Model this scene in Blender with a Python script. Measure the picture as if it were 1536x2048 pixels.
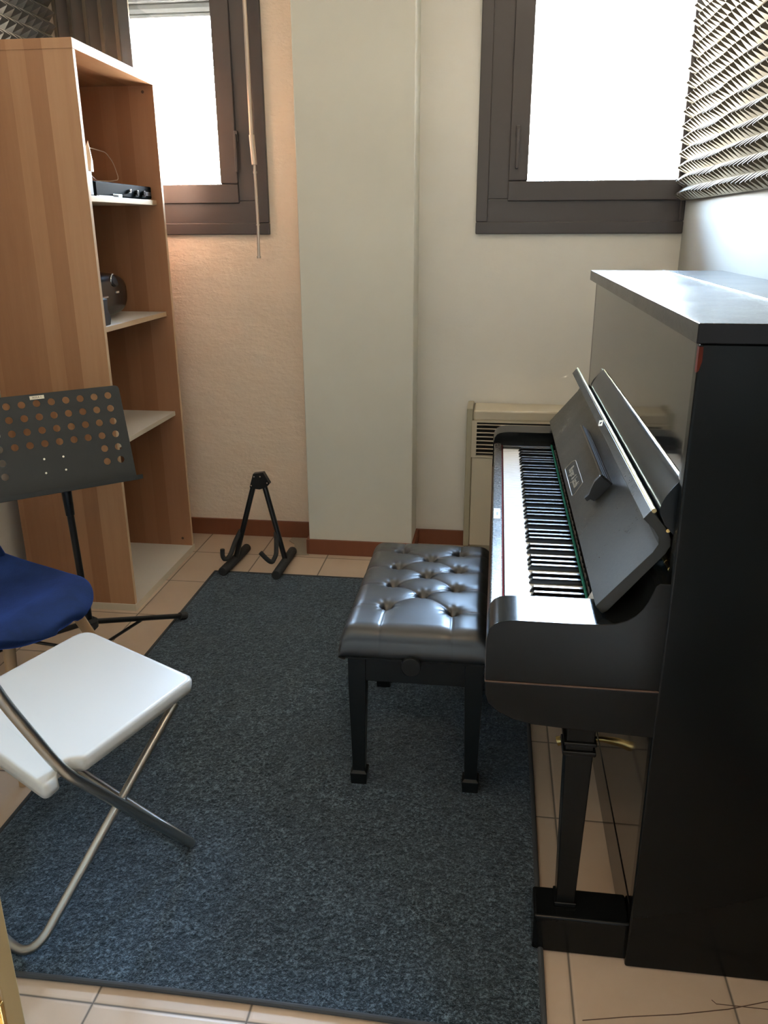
import bpy, bmesh, math, random
from mathutils import Vector, Matrix
random.seed(7)
S = bpy.context.scene
for o in list(bpy.data.objects): bpy.data.objects.remove(o, do_unlink=True)
COL = S.collection
PI = math.pi

# ------------------------------------------------------------------ camera
cd = bpy.data.cameras.new('camera'); cam = bpy.data.objects.new('camera', cd); COL.objects.link(cam)
fwd = Vector((-0.12678229, 0.93593304, -0.32856598))
rgt = Vector((0.99111192, 0.13298104, -0.00363425))
upv = Vector((-0.04029163, 0.32610642, 0.94447403))
M = Matrix.Identity(4)
for i in range(3):
    M[i][0] = rgt[i]; M[i][1] = upv[i]; M[i][2] = -fwd[i]
M.translation = Vector((0, 0, 1.44))
cam.matrix_world = M
cd.sensor_fit = 'HORIZONTAL'; cd.sensor_width = 36.0; cd.lens = 36.0*1640.6/1536.0
cd.clip_start = 0.02
S.camera = cam

# ------------------------------------------------------------------ world, lights, exposure
W = bpy.data.worlds.new('daylight'); S.world = W; W.use_nodes = True
nt = W.node_tree; nt.nodes.clear()
wo = nt.nodes.new('ShaderNodeOutputWorld'); bg = nt.nodes.new('ShaderNodeBackground')
geo = nt.nodes.new('ShaderNodeTexCoord'); sep = nt.nodes.new('ShaderNodeSeparateXYZ')
rmp = nt.nodes.new('ShaderNodeValToRGB')
nt.links.new(geo.outputs['Generated'], sep.inputs[0])
mr = nt.nodes.new('ShaderNodeMapRange'); mr.inputs[1].default_value = -1; mr.inputs[2].default_value = 1
nt.links.new(sep.outputs[2], mr.inputs[0]); nt.links.new(mr.outputs[0], rmp.inputs[0])
cr = rmp.color_ramp
cr.elements[0].position = 0.0; cr.elements[0].color = (0.50, 0.42, 0.33, 1)
cr.elements[1].position = 1.0; cr.elements[1].color = (0.20, 0.48, 1.0, 1)
e = cr.elements.new(0.47); e.color = (0.62, 0.55, 0.45, 1)
e = cr.elements.new(0.52); e.color = (1.0, 0.95, 0.86, 1)
e = cr.elements.new(0.66); e.color = (0.60, 0.80, 1.0, 1)
nt.links.new(rmp.outputs[0], bg.inputs[0]); bg.inputs[1].default_value = 42.0
nt.links.new(bg.outputs[0], wo.inputs[0])
VS = S.view_settings
VS.view_transform = 'Standard'; VS.look = 'None'; VS.exposure = 2.05; VS.gamma = 1.0; VS.use_curve_mapping = False

def portal(name, x0, x1, z0, z1, y):
    l = bpy.data.lights.new(name, 'AREA'); l.shape = 'RECTANGLE'; l.size = x1-x0; l.size_y = z1-z0
    l.cycles.is_portal = True
    o = bpy.data.objects.new(name, l); COL.objects.link(o)
    o.location = ((x0+x1)/2, y, (z0+z1)/2); o.rotation_euler = (-PI/2, 0, 0)
portal('window_daylight', -1.80, -1.10, 1.56, 2.56, 3.90)
portal('window_daylight', 0.03, 0.735, 1.56, 2.56, 3.90)
# the warm ceiling lamp of the corridor behind the doorway
l = bpy.data.lights.new('corridor_lamp', 'AREA'); l.shape = 'DISK'; l.size = 0.4; l.energy = 2.2; l.color = (1.0, 0.58, 0.24)
o = bpy.data.objects.new('corridor_lamp', l); COL.objects.link(o); o.location = (0.25, -0.55, 2.62)

# ------------------------------------------------------------------ materials
def rgb(c): return (c[0], c[1], c[2], 1.0)
class Mat:
    def __init__(s, name, col=(0.5, 0.5, 0.5), rough=0.5, metal=0.0, spec=0.5, coat=0.0, sheen=0.0):
        s.m = bpy.data.materials.new(name); s.m.use_nodes = True
        s.nt = s.m.node_tree; s.b = s.nt.nodes['Principled BSDF']
        s.b.inputs['Base Color'].default_value = rgb(col); s.b.inputs['Roughness'].default_value = rough
        s.b.inputs['Metallic'].default_value = metal; s.b.inputs['Specular IOR Level'].default_value = spec
        s.b.inputs['Coat Weight'].default_value = coat; s.b.inputs['Sheen Weight'].default_value = sheen
        s._c = None
    def n(s, t, **k):
        x = s.nt.nodes.new(t)
        for a, v in k.items(): setattr(x, a, v)
        return x
    def lk(s, a, b): s.nt.links.new(a, b)
    def coord(s, sc=(1, 1, 1), world=False):
        if world:
            src = s.n('ShaderNodeNewGeometry').outputs['Position']
        else:
            src = s.n('ShaderNodeTexCoord').outputs['Object']
        mp = s.n('ShaderNodeMapping'); mp.inputs['Scale'].default_value = sc
        s.lk(src, mp.inputs[0]); return mp.outputs[0]
    def noise(s, vec, scale, detail=4, rough=0.6, out='Fac'):
        x = s.n('ShaderNodeTexNoise'); x.inputs['Scale'].default_value = scale
        x.inputs['Detail'].default_value = detail; x.inputs['Roughness'].default_value = rough
        s.lk(vec, x.inputs['Vector']); return x.outputs[out]
    def ramp(s, fac, stops):
        r = s.n('ShaderNodeValToRGB'); el = r.color_ramp.elements
        el[0].position, el[0].color = stops[0][0], rgb(stops[0][1])
        el[1].position, el[1].color = stops[-1][0], rgb(stops[-1][1])
        for p, c in stops[1:-1]:
            e = el.new(p); e.color = rgb(c)
        s.lk(fac, r.inputs[0]); return r.outputs[0]
    def bump(s, h, strength=0.3, dist=0.01):
        b = s.n('ShaderNodeBump'); b.inputs['Strength'].default_value = strength; b.inputs['Distance'].default_value = dist
        s.lk(h, b.inputs['Height']); s.lk(b.outputs[0], s.b.inputs['Normal']); return b
    def math(s, op, a, b=None):
        x = s.n('ShaderNodeMath', operation=op)
        for i, v in enumerate((a, b)):
            if v is None: continue
            if isinstance(v, (int, float)): x.inputs[i].default_value = v
            else: s.lk(v, x.inputs[i])
        return x.outputs[0]
    def mix(s, fac, a, b, mode='MIX'):
        x = s.n('ShaderNodeMix', data_type='RGBA', blend_type=mode)
        for sock, v in ((x.inputs[0], fac), (x.inputs[6], a), (x.inputs[7], b)):
            if isinstance(v, (int, float)): sock.default_value = v
            elif isinstance(v, tuple): sock.default_value = rgb(v)
            else: s.lk(v, sock)
        return x.outputs[2]
    def base(s, sock): s.lk(sock, s.b.inputs['Base Color'])
    def rough(s, sock): s.lk(sock, s.b.inputs['Roughness'])

def mat_wall(name, col, bump, scale=9):
    m = Mat(name, col, 0.75, spec=0.3); v = m.coord(world=True)
    f = m.noise(v, 2.2, 3); c2 = tuple(x*0.93 for x in col)
    m.base(m.ramp(f, [(0.3, c2), (0.7, col)]))
    a = m.noise(m.coord((1, 1, 2.2), world=True), scale, 6, 0.62)
    b = m.noise(v, scale*9, 3, 0.6)
    h = m.math('ADD', a, m.math('MULTIPLY', b, 0.18)); m.bump(h, bump, 0.02)
    return m.m
M_wall = mat_wall('wall_paint', (0.82, 0.78, 0.70), 0.10)
M_wall_pink = mat_wall('rough_pink_wall', (0.92, 0.76, 0.60), 0.5, 7)  # pinker and rougher than the right section of the back wall
M_wall_r = mat_wall('right_wall_glare_dimmed', (0.42, 0.41, 0.37), 0.03)  # colour darkened against the other walls to offset direct window light
M_pil = mat_wall('pilaster_paint', (0.72, 0.70, 0.61), 0.03)
M_ceil = mat_wall('ceiling_paint', (0.82, 0.80, 0.76), 0.03)
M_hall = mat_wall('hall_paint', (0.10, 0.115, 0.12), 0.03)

def mat_floor():
    m = Mat('floor_tiles', rough=0.38, spec=0.45)
    g = m.n('ShaderNodeNewGeometry').outputs['Position']; sp = m.n('ShaderNodeSeparateXYZ'); m.lk(g, sp.inputs[0])
    def cell(sock, o, p):
        t = m.math('DIVIDE', m.math('SUBTRACT', sock, o), p)
        fl = m.math('FLOOR', t); fr = m.math('SUBTRACT', t, fl)
        d = m.math('MULTIPLY', m.math('MINIMUM', fr, m.math('SUBTRACT', 1.0, fr)), p)
        return fl, d
    fx, dx = cell(sp.outputs[0], 0.2015-0.3115*20, 0.3115); fy, dy = cell(sp.outputs[1], 1.118-0.3302*20, 0.3302)
    d = m.math('MINIMUM', dx, dy)
    cx = m.n('ShaderNodeCombineXYZ'); m.lk(fx, cx.inputs[0]); m.lk(fy, cx.inputs[1])
    wn = m.n('ShaderNodeTexWhiteNoise'); m.lk(cx.outputs[0], wn.inputs[0])
    tile = m.ramp(wn.outputs['Value'], [(0.0, (0.50, 0.385, 0.285)), (1.0, (0.56, 0.44, 0.335))])
    cl = m.noise(m.coord(world=True), 7, 5, 0.6)
    tile = m.mix(m.ramp(cl, [(0.35, (0, 0, 0)), (0.75, (0.5, 0.5, 0.5))]), tile, (0.46, 0.34, 0.24))
    mask = m.ramp(d, [(0.0020, (1, 1, 1)), (0.0032, (0, 0, 0))])
    m.base(m.mix(mask, tile, (0.085, 0.075, 0.065)))
    m.rough(m.ramp(d, [(0.002, (0.9, 0.9, 0.9)), (0.0035, (0.36, 0.36, 0.36))]))
    h = m.ramp(d, [(0.0015, (0, 0, 0)), (0.005, (1, 1, 1))]); m.bump(h, 0.5, 0.003)
    return m.m
M_floor = mat_floor()

def mat_wood(name, stops, strip=0.062, axis='x', rough=0.42):
    m = Mat(name, rough=rough, spec=0.4)
    v = m.n('ShaderNodeTexCoord').outputs['Object']; sp = m.n('ShaderNodeSeparateXYZ'); m.lk(v, sp.inputs[0])
    s = sp.outputs[0] if axis == 'x' else sp.outputs[1]
    wob = m.math('MULTIPLY', m.noise(m.coord((2, 2, 0.7)), 1.5, 2), 0.004)
    q = m.math('FLOOR', m.math('DIVIDE', m.math('ADD', s, wob), strip))
    wn = m.n('ShaderNodeTexWhiteNoise', noise_dimensions='1D'); m.lk(q, wn.inputs['W'])
    gr = m.noise(m.coord((14, 14, 0.8)), 3.0, 6, 0.65)
    f = m.math('ADD', m.math('MULTIPLY', wn.outputs['Value'], 0.6), m.math('MULTIPLY', gr, 0.45))
    m.base(m.ramp(f, stops)); m.bump(gr, 0.05, 0.002)
    return m.m
M_beech = mat_wood('beech_veneer', [(0.15, (0.33, 0.155, 0.075)), (0.5, (0.41, 0.215, 0.11)), (0.85, (0.50, 0.29, 0.16))])
M_beech_in = mat_wood('beech_veneer_inside', [(0.15, (0.33, 0.15, 0.075)), (0.5, (0.38, 0.18, 0.09)), (0.85, (0.43, 0.22, 0.12))])
M_edge = Mat('pale_edge_band', (0.62, 0.44, 0.27), 0.45).m
M_white_lam = Mat('white_laminate', (0.72, 0.69, 0.62), 0.35).m
M_cream_lam = Mat('cream_edge', (0.66, 0.60, 0.48), 0.45).m
M_skirt = mat_wood('skirting_brown', [(0.1, (0.20, 0.065, 0.030)), (0.9, (0.27, 0.095, 0.045))], 5, 'x', 0.5)

def mat_black(name, col=(0.008, 0.008, 0.009), rough=0.06, dust=0.0, coat=0.0, spec=0.5):
    m = Mat(name, col, rough, coat=coat, spec=spec)
    v = m.coord(world=True)
    f = m.noise(v, 160, 3, 0.7); g = m.noise(v, 6, 3, 0.6)
    r = m.ramp(m.math('ADD', m.math('MULTIPLY', f, 0.5), m.math('MULTIPLY', g, 0.5)), [(0.35, (rough,)*3), (0.75, (min(1, rough*1.45+0.01),)*3)])
    m.rough(r)
    if dust > 0:
        d = m.noise(m.coord((1, 1, 1), world=True), 220, 4, 0.8)
        gn = m.n('ShaderNodeNewGeometry'); sz = m.n('ShaderNodeSeparateXYZ'); m.lk(gn.outputs['Normal'], sz.inputs[0])
        up = m.ramp(sz.outputs[2], [(0.5, (0.0,)*3), (0.9, (1, 1, 1))])
        dd = m.mix(1.0, m.ramp(d, [(0.45, (0, 0, 0)), (0.7, (dust,)*3)]), up, 'MULTIPLY')
        m.base(m.mix(dd, col, (0.42, 0.38, 0.32)))
    return m.m
M_piano = mat_black('piano_lacquer', (0.010, 0.010, 0.010), 0.045, spec=0.72)
M_piano_side = mat_black('piano_side_lacquer', (0.006, 0.007, 0.0075), 0.13, spec=0.17)
M_rail = mat_black('rail_lacquer', (0.010, 0.013, 0.016), 0.16, spec=0.2)
M_piano_lid = mat_black('piano_lid_dusty', (0.008, 0.008, 0.010), 0.19, dust=0.45, spec=0.2)
M_piano_slip = mat_black('piano_slip_dusty', (0.014, 0.015, 0.016), 0.22, dust=0.55, spec=0.28)
M_fallboard = mat_black('fallboard_lacquer', (0.018, 0.0185, 0.017), 0.27, spec=0.28)
M_wear = Mat('worn_red_wood', (0.10, 0.020, 0.012), 0.8, spec=0.1).m
M_wear2 = Mat('worn_edge_wood', (0.10, 0.055, 0.035), 0.6).m
M_ivory = Mat('key_white', (0.80, 0.78, 0.72), 0.16, coat=0.3).m
M_ebony = mat_black('key_black', (0.006, 0.006, 0.006), 0.14)
M_brass = Mat('brass', (0.72, 0.53, 0.22), 0.22, metal=1.0).m
M_brass_dull = Mat('brass_dull', (0.42, 0.34, 0.17), 0.42, metal=0.8).m
M_steel = Mat('hinge_steel', (0.85, 0.82, 0.75), 0.2, metal=1.0).m
M_green = Mat('green_felt', (0.01, 0.16, 0.10), 0.95).m
M_red = Mat('red_felt', (0.30, 0.02, 0.02), 0.95).m
M_paper = Mat('white_paper', (0.80, 0.82, 0.84), 0.7).m
M_label = Mat('cream_label', (0.84, 0.78, 0.62), 0.6).m
M_ink = Mat('ink_print', (0.10, 0.05, 0.03), 0.7).m
M_gilt = Mat('faded_gilt', (0.34, 0.31, 0.24), 0.35, metal=0.3).m

def mat_leather():
    m = Mat('black_leather', (0.014, 0.016, 0.018), 0.34, spec=0.9)
    v = m.coord(); a = m.noise(v, 130, 3, 0.6); b = m.noise(v, 22, 4, 0.6)
    m.bump(m.math('ADD', m.math('MULTIPLY', a, 0.3), m.math('MULTIPLY', b, 0.2)), 0.05, 0.002)
    m.rough(m.ramp(b, [(0.3, (0.34,)*3), (0.7, (0.42,)*3)]))
    return m.m
M_leather = mat_leather()
M_bench = mat_black('bench_satin_black', (0.007, 0.009, 0.010), 0.28, spec=0.25)

def mat_rug():
    m = Mat('rug_pile', rough=0.95, spec=0.15, sheen=0.35)
    m.b.inputs['Sheen Roughness'].default_value = 0.4
    m.b.inputs['Sheen Tint'].default_value = (0.65, 0.8, 1.0, 1)
    v = m.coord(); f = m.noise(v, 150, 3, 0.8); g = m.noise(v, 4.5, 4, 0.6); k = m.noise(v, 60, 3, 0.7)
    c = m.ramp(m.math('ADD', m.math('MULTIPLY', f, 0.7), m.math('MULTIPLY', k, 0.3)),
               [(0.38, (0.004, 0.009, 0.013)), (0.51, (0.027, 0.042, 0.053)), (0.64, (0.15, 0.21, 0.26))])
    m.base(m.mix(m.ramp(g, [(0.35, (0, 0, 0)), (0.65, (0.30,)*3)]), c, (0.022, 0.031, 0.038)))
    m.bump(m.math('ADD', f, k), 1.0, 0.006)
    return m.m
M_rug = mat_rug()
M_bind = Mat('rug_binding', (0.045, 0.050, 0.055), 0.85).m

def mat_velvet():
    m = Mat('blue_velvet', (0.012, 0.030, 0.12), 0.85, spec=0.15, sheen=1.0)
    m.b.inputs['Sheen Roughness'].default_value = 0.32; m.b.inputs['Sheen Tint'].default_value = (0.12, 0.25, 1.0, 1)
    v = m.coord(); f = m.noise(v, 9, 5, 0.65); k = m.noise(v, 300, 2)
    m.base(m.ramp(f, [(0.3, (0.004, 0.012, 0.045)), (0.7, (0.011, 0.030, 0.115))]))
    m.bump(m.math('ADD', m.math('MULTIPLY', f, 0.8), m.math('MULTIPLY', k, 0.2)), 0.25, 0.006)
    return m.m
M_velvet = mat_velvet()
M_legwood = mat_wood('turned_beech', [(0.1, (0.40, 0.24, 0.12)), (0.9, (0.55, 0.36, 0.20))], 3)
M_plastic = Mat('white_plastic', (0.54, 0.535, 0.50), 0.28, coat=0.1).m
M_galv = Mat('galvanised_tube', (0.46, 0.44, 0.39), 0.30, metal=1.0).m
def mat_stand():
    m = Mat('stand_black_metal', (0.030, 0.033, 0.033), 0.5)
    m.bump(m.noise(m.coord(), 900, 2), 0.15, 0.001); return m.m
M_stand = mat_stand()
M_tube = Mat('black_tube', (0.010, 0.012, 0.014), 0.28).m
M_rubber = Mat('black_rubber', (0.020, 0.022, 0.024), 0.75).m
M_frame = mat_black('window_bronze', (0.075, 0.062, 0.060), 0.30)
M_frame_line = Mat('frame_joint', (0.015, 0.013, 0.013), 0.6).m
M_rad = Mat('fan_coil_beige', (0.58, 0.51, 0.38), 0.45).m
M_rad2 = Mat('fan_coil_edge', (0.42, 0.38, 0.27), 0.5).m
M_dark = Mat('dark_gap', (0.015, 0.014, 0.012), 0.8).m
M_shut = Mat('shutter_grey', (0.055, 0.06, 0.06), 0.5).m
M_rod = Mat('crank_rod', (0.60, 0.52, 0.44), 0.3, metal=0.6).m
M_gloss = Mat('gloss_black_plastic', (0.008, 0.010, 0.013), 0.2, spec=0.4).m
M_matte = Mat('matte_black_plastic', (0.022, 0.024, 0.027), 0.5).m
M_dull = Mat('dull_black_metal', (0.006, 0.008, 0.010), 0.6, spec=0.02).m
M_chrome = Mat('chrome', (0.8, 0.82, 0.85), 0.15, metal=1.0).m
M_cable = Mat('pale_cable', (0.70, 0.60, 0.50), 0.5).m
M_jamb = mat_wood('orange_door_wood', [(0.1, (0.42, 0.17, 0.035)), (0.9, (0.55, 0.25, 0.06))], 5)
M_jamb2 = mat_wood('olive_door_edge', [(0.1, (0.20, 0.14, 0.065)), (0.9, (0.26, 0.19, 0.09))], 5)
M_cement = Mat('cement_patch', (0.34, 0.30, 0.24), 0.9).m

def mat_foam(name, c):
    m = Mat(name, c, 0.62, spec=0.35, sheen=0.5)
    m.b.inputs['Sheen Roughness'].default_value = 0.5; m.b.inputs['Sheen Weight'].default_value = 0.3; m.b.inputs['Sheen Tint'].default_value = (1, .92, .72, 1); m.b.inputs['Specular IOR Level'].default_value = 0.2
    m.bump(m.noise(m.coord(), 500, 2), 0.3, 0.002); return m.m
M_foam = mat_foam('acoustic_foam_glare_tint', (0.058, 0.051, 0.037))  # warm tint in the base colour stands in for window glare
M_foamL = mat_foam('acoustic_foam_dark', (0.050, 0.052, 0.052))

def mat_glass():
    m = bpy.data.materials.new('window_glass'); m.use_nodes = True; t = m.node_tree; t.nodes.clear()
    o = t.nodes.new('ShaderNodeOutputMaterial'); mx = t.nodes.new('ShaderNodeMixShader')
    tr = t.nodes.new('ShaderNodeBsdfTransparent'); gl = t.nodes.new('ShaderNodeBsdfGlossy'); fr = t.nodes.new('ShaderNodeFresnel')
    gl.inputs['Roughness'].default_value = 0.02; fr.inputs[0].default_value = 1.45
    t.links.new(fr.outputs[0], mx.inputs[0]); t.links.new(tr.outputs[0], mx.inputs[1]); t.links.new(gl.outputs[0], mx.inputs[2])
    t.links.new(mx.outputs[0], o.inputs[0]); return m
M_glass = mat_glass()

# ------------------------------------------------------------------ mesh helpers
def wloc(o):
    v = Vector((0, 0, 0))
    while o is not None:
        v += o.location; o = o.parent
    return v
class MB:
    def __init__(s): s.v = []; s.f = []; s.m = []; s.cur = 0
    def add(s, vs, fs):
        k = len(s.v); s.v += [tuple(v) for v in vs]
        for f in fs: s.f.append(tuple(i+k for i in f)); s.m.append(s.cur)
        return s
    def box(s, x0, x1, y0, y1, z0, z1):
        vs = [(x, y, z) for x in (x0, x1) for y in (y0, y1) for z in (z0, z1)]
        return s.add(vs, [(0, 1, 3, 2), (4, 6, 7, 5), (0, 4, 5, 1), (2, 3, 7, 6), (0, 2, 6, 4), (1, 5, 7, 3)])
    def obox(s, c, ax, ay, az):
        c = Vector(c); ax = Vector(ax); ay = Vector(ay); az = Vector(az)
        vs = [c+ax*i+ay*j+az*k for i in (-1, 1) for j in (-1, 1) for k in (-1, 1)]
        return s.add(vs, [(0, 1, 3, 2), (4, 6, 7, 5), (0, 4, 5, 1), (2, 3, 7, 6), (0, 2, 6, 4), (1, 5, 7, 3)])
    def prism(s, poly, d, fn):
        """poly: 2D points; d: (d0,d1); fn(p,q,t)->3D"""
        n = len(poly); vs = [fn(p[0], p[1], d[0]) for p in poly]+[fn(p[0], p[1], d[1]) for p in poly]
        fs = [tuple(range(n))[::-1], tuple(range(n, 2*n))]+[(i, (i+1) % n, (i+1) % n+n, i+n) for i in range(n)]
        return s.add(vs, fs)
    def xz(s, poly, y0, y1): return s.prism(poly, (y0, y1), lambda p, q, t: (p, t, q))
    def yz(s, poly, x0, x1): return s.prism(poly, (x0, x1), lambda p, q, t: (t, p, q))
    def xy(s, poly, z0, z1): return s.prism(poly, (z0, z1), lambda p, q, t: (p, q, t))
    def tube(s, pts, r, n=12, cap=True, flat=None):
        pts = [Vector(p) for p in pts]; rs = r if isinstance(r, (list, tuple)) else [r]*len(pts)
        t0 = (pts[1]-pts[0]).normalized()
        ref = Vector((0, 0, 1)) if abs(t0.z) < 0.9 else Vector((1, 0, 0))
        nrm = (ref-t0*ref.dot(t0)).normalized(); k = len(s.v); vs = []
        for i, p in enumerate(pts):
            a = (pts[min(i+1, len(pts)-1)]-pts[max(i-1, 0)]).normalized()
            nrm = (nrm-a*nrm.dot(a)).normalized(); bi = a.cross(nrm)
            for j in range(n):
                an = 2*PI*j/n
                vs.append(p+(nrm*math.cos(an)+bi*math.sin(an))*rs[i])
        fs = [(i*n+j, i*n+(j+1) % n, (i+1)*n+(j+1) % n, (i+1)*n+j) for i in range(len(pts)-1) for j in range(n)]
        if cap: fs += [tuple(range(n))[::-1], tuple(range((len(pts)-1)*n, len(pts)*n))]
        return s.add(vs, fs)
    def cyl(s, a, b, r, n=24, r2=None): return s.tube([a, b], [r, r if r2 is None else r2], n)
    def build(s, name, mat, parent=None, bevel=0.0, seg=2, smooth=30, sub=0, solid=0.0):
        off = wloc(parent) if parent else Vector((0, 0, 0))
        me = bpy.data.meshes.new(name)
        me.from_pydata([tuple(Vector(v)-off) for v in s.v], [], s.f)
        mats = mat if isinstance(mat, (list, tuple)) else [mat]
        for x in mats: me.materials.append(x)
        me.polygons.foreach_set('material_index', s.m)
        b = bmesh.new(); b.from_mesh(me); bmesh.ops.recalc_face_normals(b, faces=b.faces); b.to_mesh(me); b.free()
        if smooth:
            me.polygons.foreach_set('use_smooth', [True]*len(me.polygons)); me.set_sharp_from_angle(angle=math.radians(smooth))
        me.update()
        o = bpy.data.objects.new(name, me); COL.objects.link(o)
        if parent: o.parent = parent
        if solid: md = o.modifiers.new('solid', 'SOLIDIFY'); md.thickness = solid; md.offset = 0
        if sub: md = o.modifiers.new('sub', 'SUBSURF'); md.levels = sub; md.render_levels = sub
        if bevel:
            md = o.modifiers.new('bevel', 'BEVEL'); md.width = bevel; md.segments = seg; md.limit_method = 'ANGLE'
            md.angle_limit = math.radians(35); md.harden_normals = True
        return o
def thing(name, loc, label, cat, group=None):
    o = bpy.data.objects.new(name, None); COL.objects.link(o); o.location = loc; o.empty_display_size = 0.1
    o['label'] = label; o['category'] = cat
    if group: o['group'] = group
    return o
def tag(o, label, cat, group=None):
    o['label'] = label; o['category'] = cat
    if group: o['group'] = group
    return o
def struct(o): o['kind'] = 'structure'; return o
def sroot(name, loc):
    o = bpy.data.objects.new(name, None); COL.objects.link(o); o.location = loc; o['kind'] = 'structure'; o.empty_display_size = 0.1
    return o
def fillet(pts, rads, n=6):
    """polyline with rounded corners"""
    out = [Vector(pts[0])]
    for i in range(1, len(pts)-1):
        a, b, c = Vector(pts[i-1]), Vector(pts[i]), Vector(pts[i+1]); r = rads[i-1] if isinstance(rads, list) else rads
        u = (a-b).normalized(); w = (c-b).normalized()
        p, q = b+u*r, b+w*r
        for k in range(n+1):
            t = k/n; out.append(p*(1-t)**2+b*2*t*(1-t)+q*t*t)
    out.append(Vector(pts[-1])); return out
def text_mesh(name, body, size, origin, ux, uy, mat, parent, thick=0.0004, xscale=1.0):
    cu = bpy.data.curves.new(name, 'FONT'); cu.body = body; cu.size = size; cu.extrude = thick; cu.align_x = 'CENTER'; cu.align_y = 'CENTER'
    t = bpy.data.objects.new(name, cu); COL.objects.link(t)
    bpy.context.view_layer.update()
    me = bpy.data.meshes.new_from_object(t.evaluated_get(bpy.context.evaluated_depsgraph_get()))
    bpy.data.objects.remove(t, do_unlink=True)
    ux = Vector(ux).normalized(); uy = Vector(uy).normalized(); uz = ux.cross(uy); off = wloc(parent) if parent else Vector((0, 0, 0))
    for v in me.vertices:
        c = v.co.copy(); v.co = Vector(origin)-off+ux*c.x*xscale+uy*c.y+uz*c.z
    me.materials.clear(); me.materials.append(mat); me.name = name
    o = bpy.data.objects.new(name, me); COL.objects.link(o)
    if parent: o.parent = parent
    return o

# ------------------------------------------------------------------ room shell
YB, XL, XR, ZC, YF = 3.68, -1.87, 0.737, 2.70, 0.36
mb = MB().box(-2.1, 1.7, -1.6, 3.95, -0.1, 0.0); struct(mb.build('floor', M_floor, smooth=0))
mb = MB().box(-2.1, 1.7, -1.6, 3.95, ZC, ZC+0.1); struct(mb.build('ceiling', M_ceil, smooth=0))
# back wall with the two window openings
wa, wb = (-1.80, -1.02), (-0.075, XR)
z0, z1 = 1.435, 2.60
xm = -0.60
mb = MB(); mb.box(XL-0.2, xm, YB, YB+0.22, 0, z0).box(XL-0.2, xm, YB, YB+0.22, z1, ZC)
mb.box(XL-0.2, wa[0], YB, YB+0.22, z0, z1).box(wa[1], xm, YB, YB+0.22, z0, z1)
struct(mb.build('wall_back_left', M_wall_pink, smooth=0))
mb = MB(); mb.box(xm, XR+0.2, YB, YB+0.22, 0, z0).box(xm, XR+0.2, YB, YB+0.22, z1, ZC)
mb.box(xm, wb[0], YB, YB+0.22, z0, z1).box(wb[1], XR+0.2, YB, YB+0.22, z0, z1)
struct(mb.build('wall_back_right', M_wall, smooth=0))
struct(MB().box(XL-0.2, XL, 0.25, YB, 0, ZC).build('wall_left', M_wall, smooth=0))
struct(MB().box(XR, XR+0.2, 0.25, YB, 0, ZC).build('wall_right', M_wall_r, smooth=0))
M_front = mat_wall('front_wall_low_bounce', (0.50, 0.49, 0.45), 0.03)  # unseen wall, colour darkened to cut light bounced onto piano and bench
mb = MB(); mb.box(XL-0.2, -0.315, 0.25, YF, 0, ZC); mb.box(0.54, XR+0.2, 0.25, YF, 0, ZC); mb.box(-0.315, 0.54, 0.25, YF, 2.12, ZC)
struct(mb.build('wall_front', M_front, smooth=0))
struct(MB().box(-2.1, -1.3, -1.5, 0.25, 0, ZC).build('wall_hall_left', M_hall, smooth=0))
struct(MB().box(1.4, 1.6, -1.5, 0.25, 0, ZC).build('wall_hall_right', M_hall, smooth=0))
struct(MB().box(-2.1, 1.7, -1.6, -1.5, 0, ZC).build('wall_hall_back', M_hall, smooth=0))
struct(MB().box(-0.822, -0.344, 3.48, YB+0.01, 0.0, ZC).build('wall_pilaster', M_pil, bevel=0.004))

def skirt(name, x0, x1, yf, yb, h=0.082):
    struct(MB().box(x0, x1, yf, yb, 0, h).build(name, M_skirt, bevel=0.0015))
skirt('baseboard_back', XL, -0.822, 3.667, YB)
skirt('baseboard_back_right', -0.344, XR, 3.667, YB, 0.072)
skirt('baseboard_pilaster', -0.828, -0.338, 3.468, 3.48, 0.072)
struct(MB().box(-0.834, -0.822, 3.468, 3.667, 0, 0.072).build('baseboard_pilaster_left', M_skirt, bevel=0.0015))
struct(MB().box(-0.344, -0.332, 3.468, 3.667, 0, 0.072).build('baseboard_pilaster_right', M_skirt, bevel=0.0015))
struct(MB().box(XL, XL+0.012, YF, YB, 0, 0.08).build('baseboard_left', M_skirt, bevel=0.0015))
struct(MB().box(XR-0.012, XR, YF, YB, 0, 0.08).build('baseboard_right', M_skirt, bevel=0.0015))
tag(MB().xy([(-0.95, 3.665), (-0.835, 3.665), (-0.835, 3.47), (-0.82, 3.455), (-0.875, 3.44), (-0.90, 3.50), (-0.92, 3.58), (-0.955, 3.62)], 0.0, 0.0025).build('cement_patch', M_cement, smooth=0),
    'rough grey cement patch on the tiles in the corner beside the pilaster', 'patch')

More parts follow.
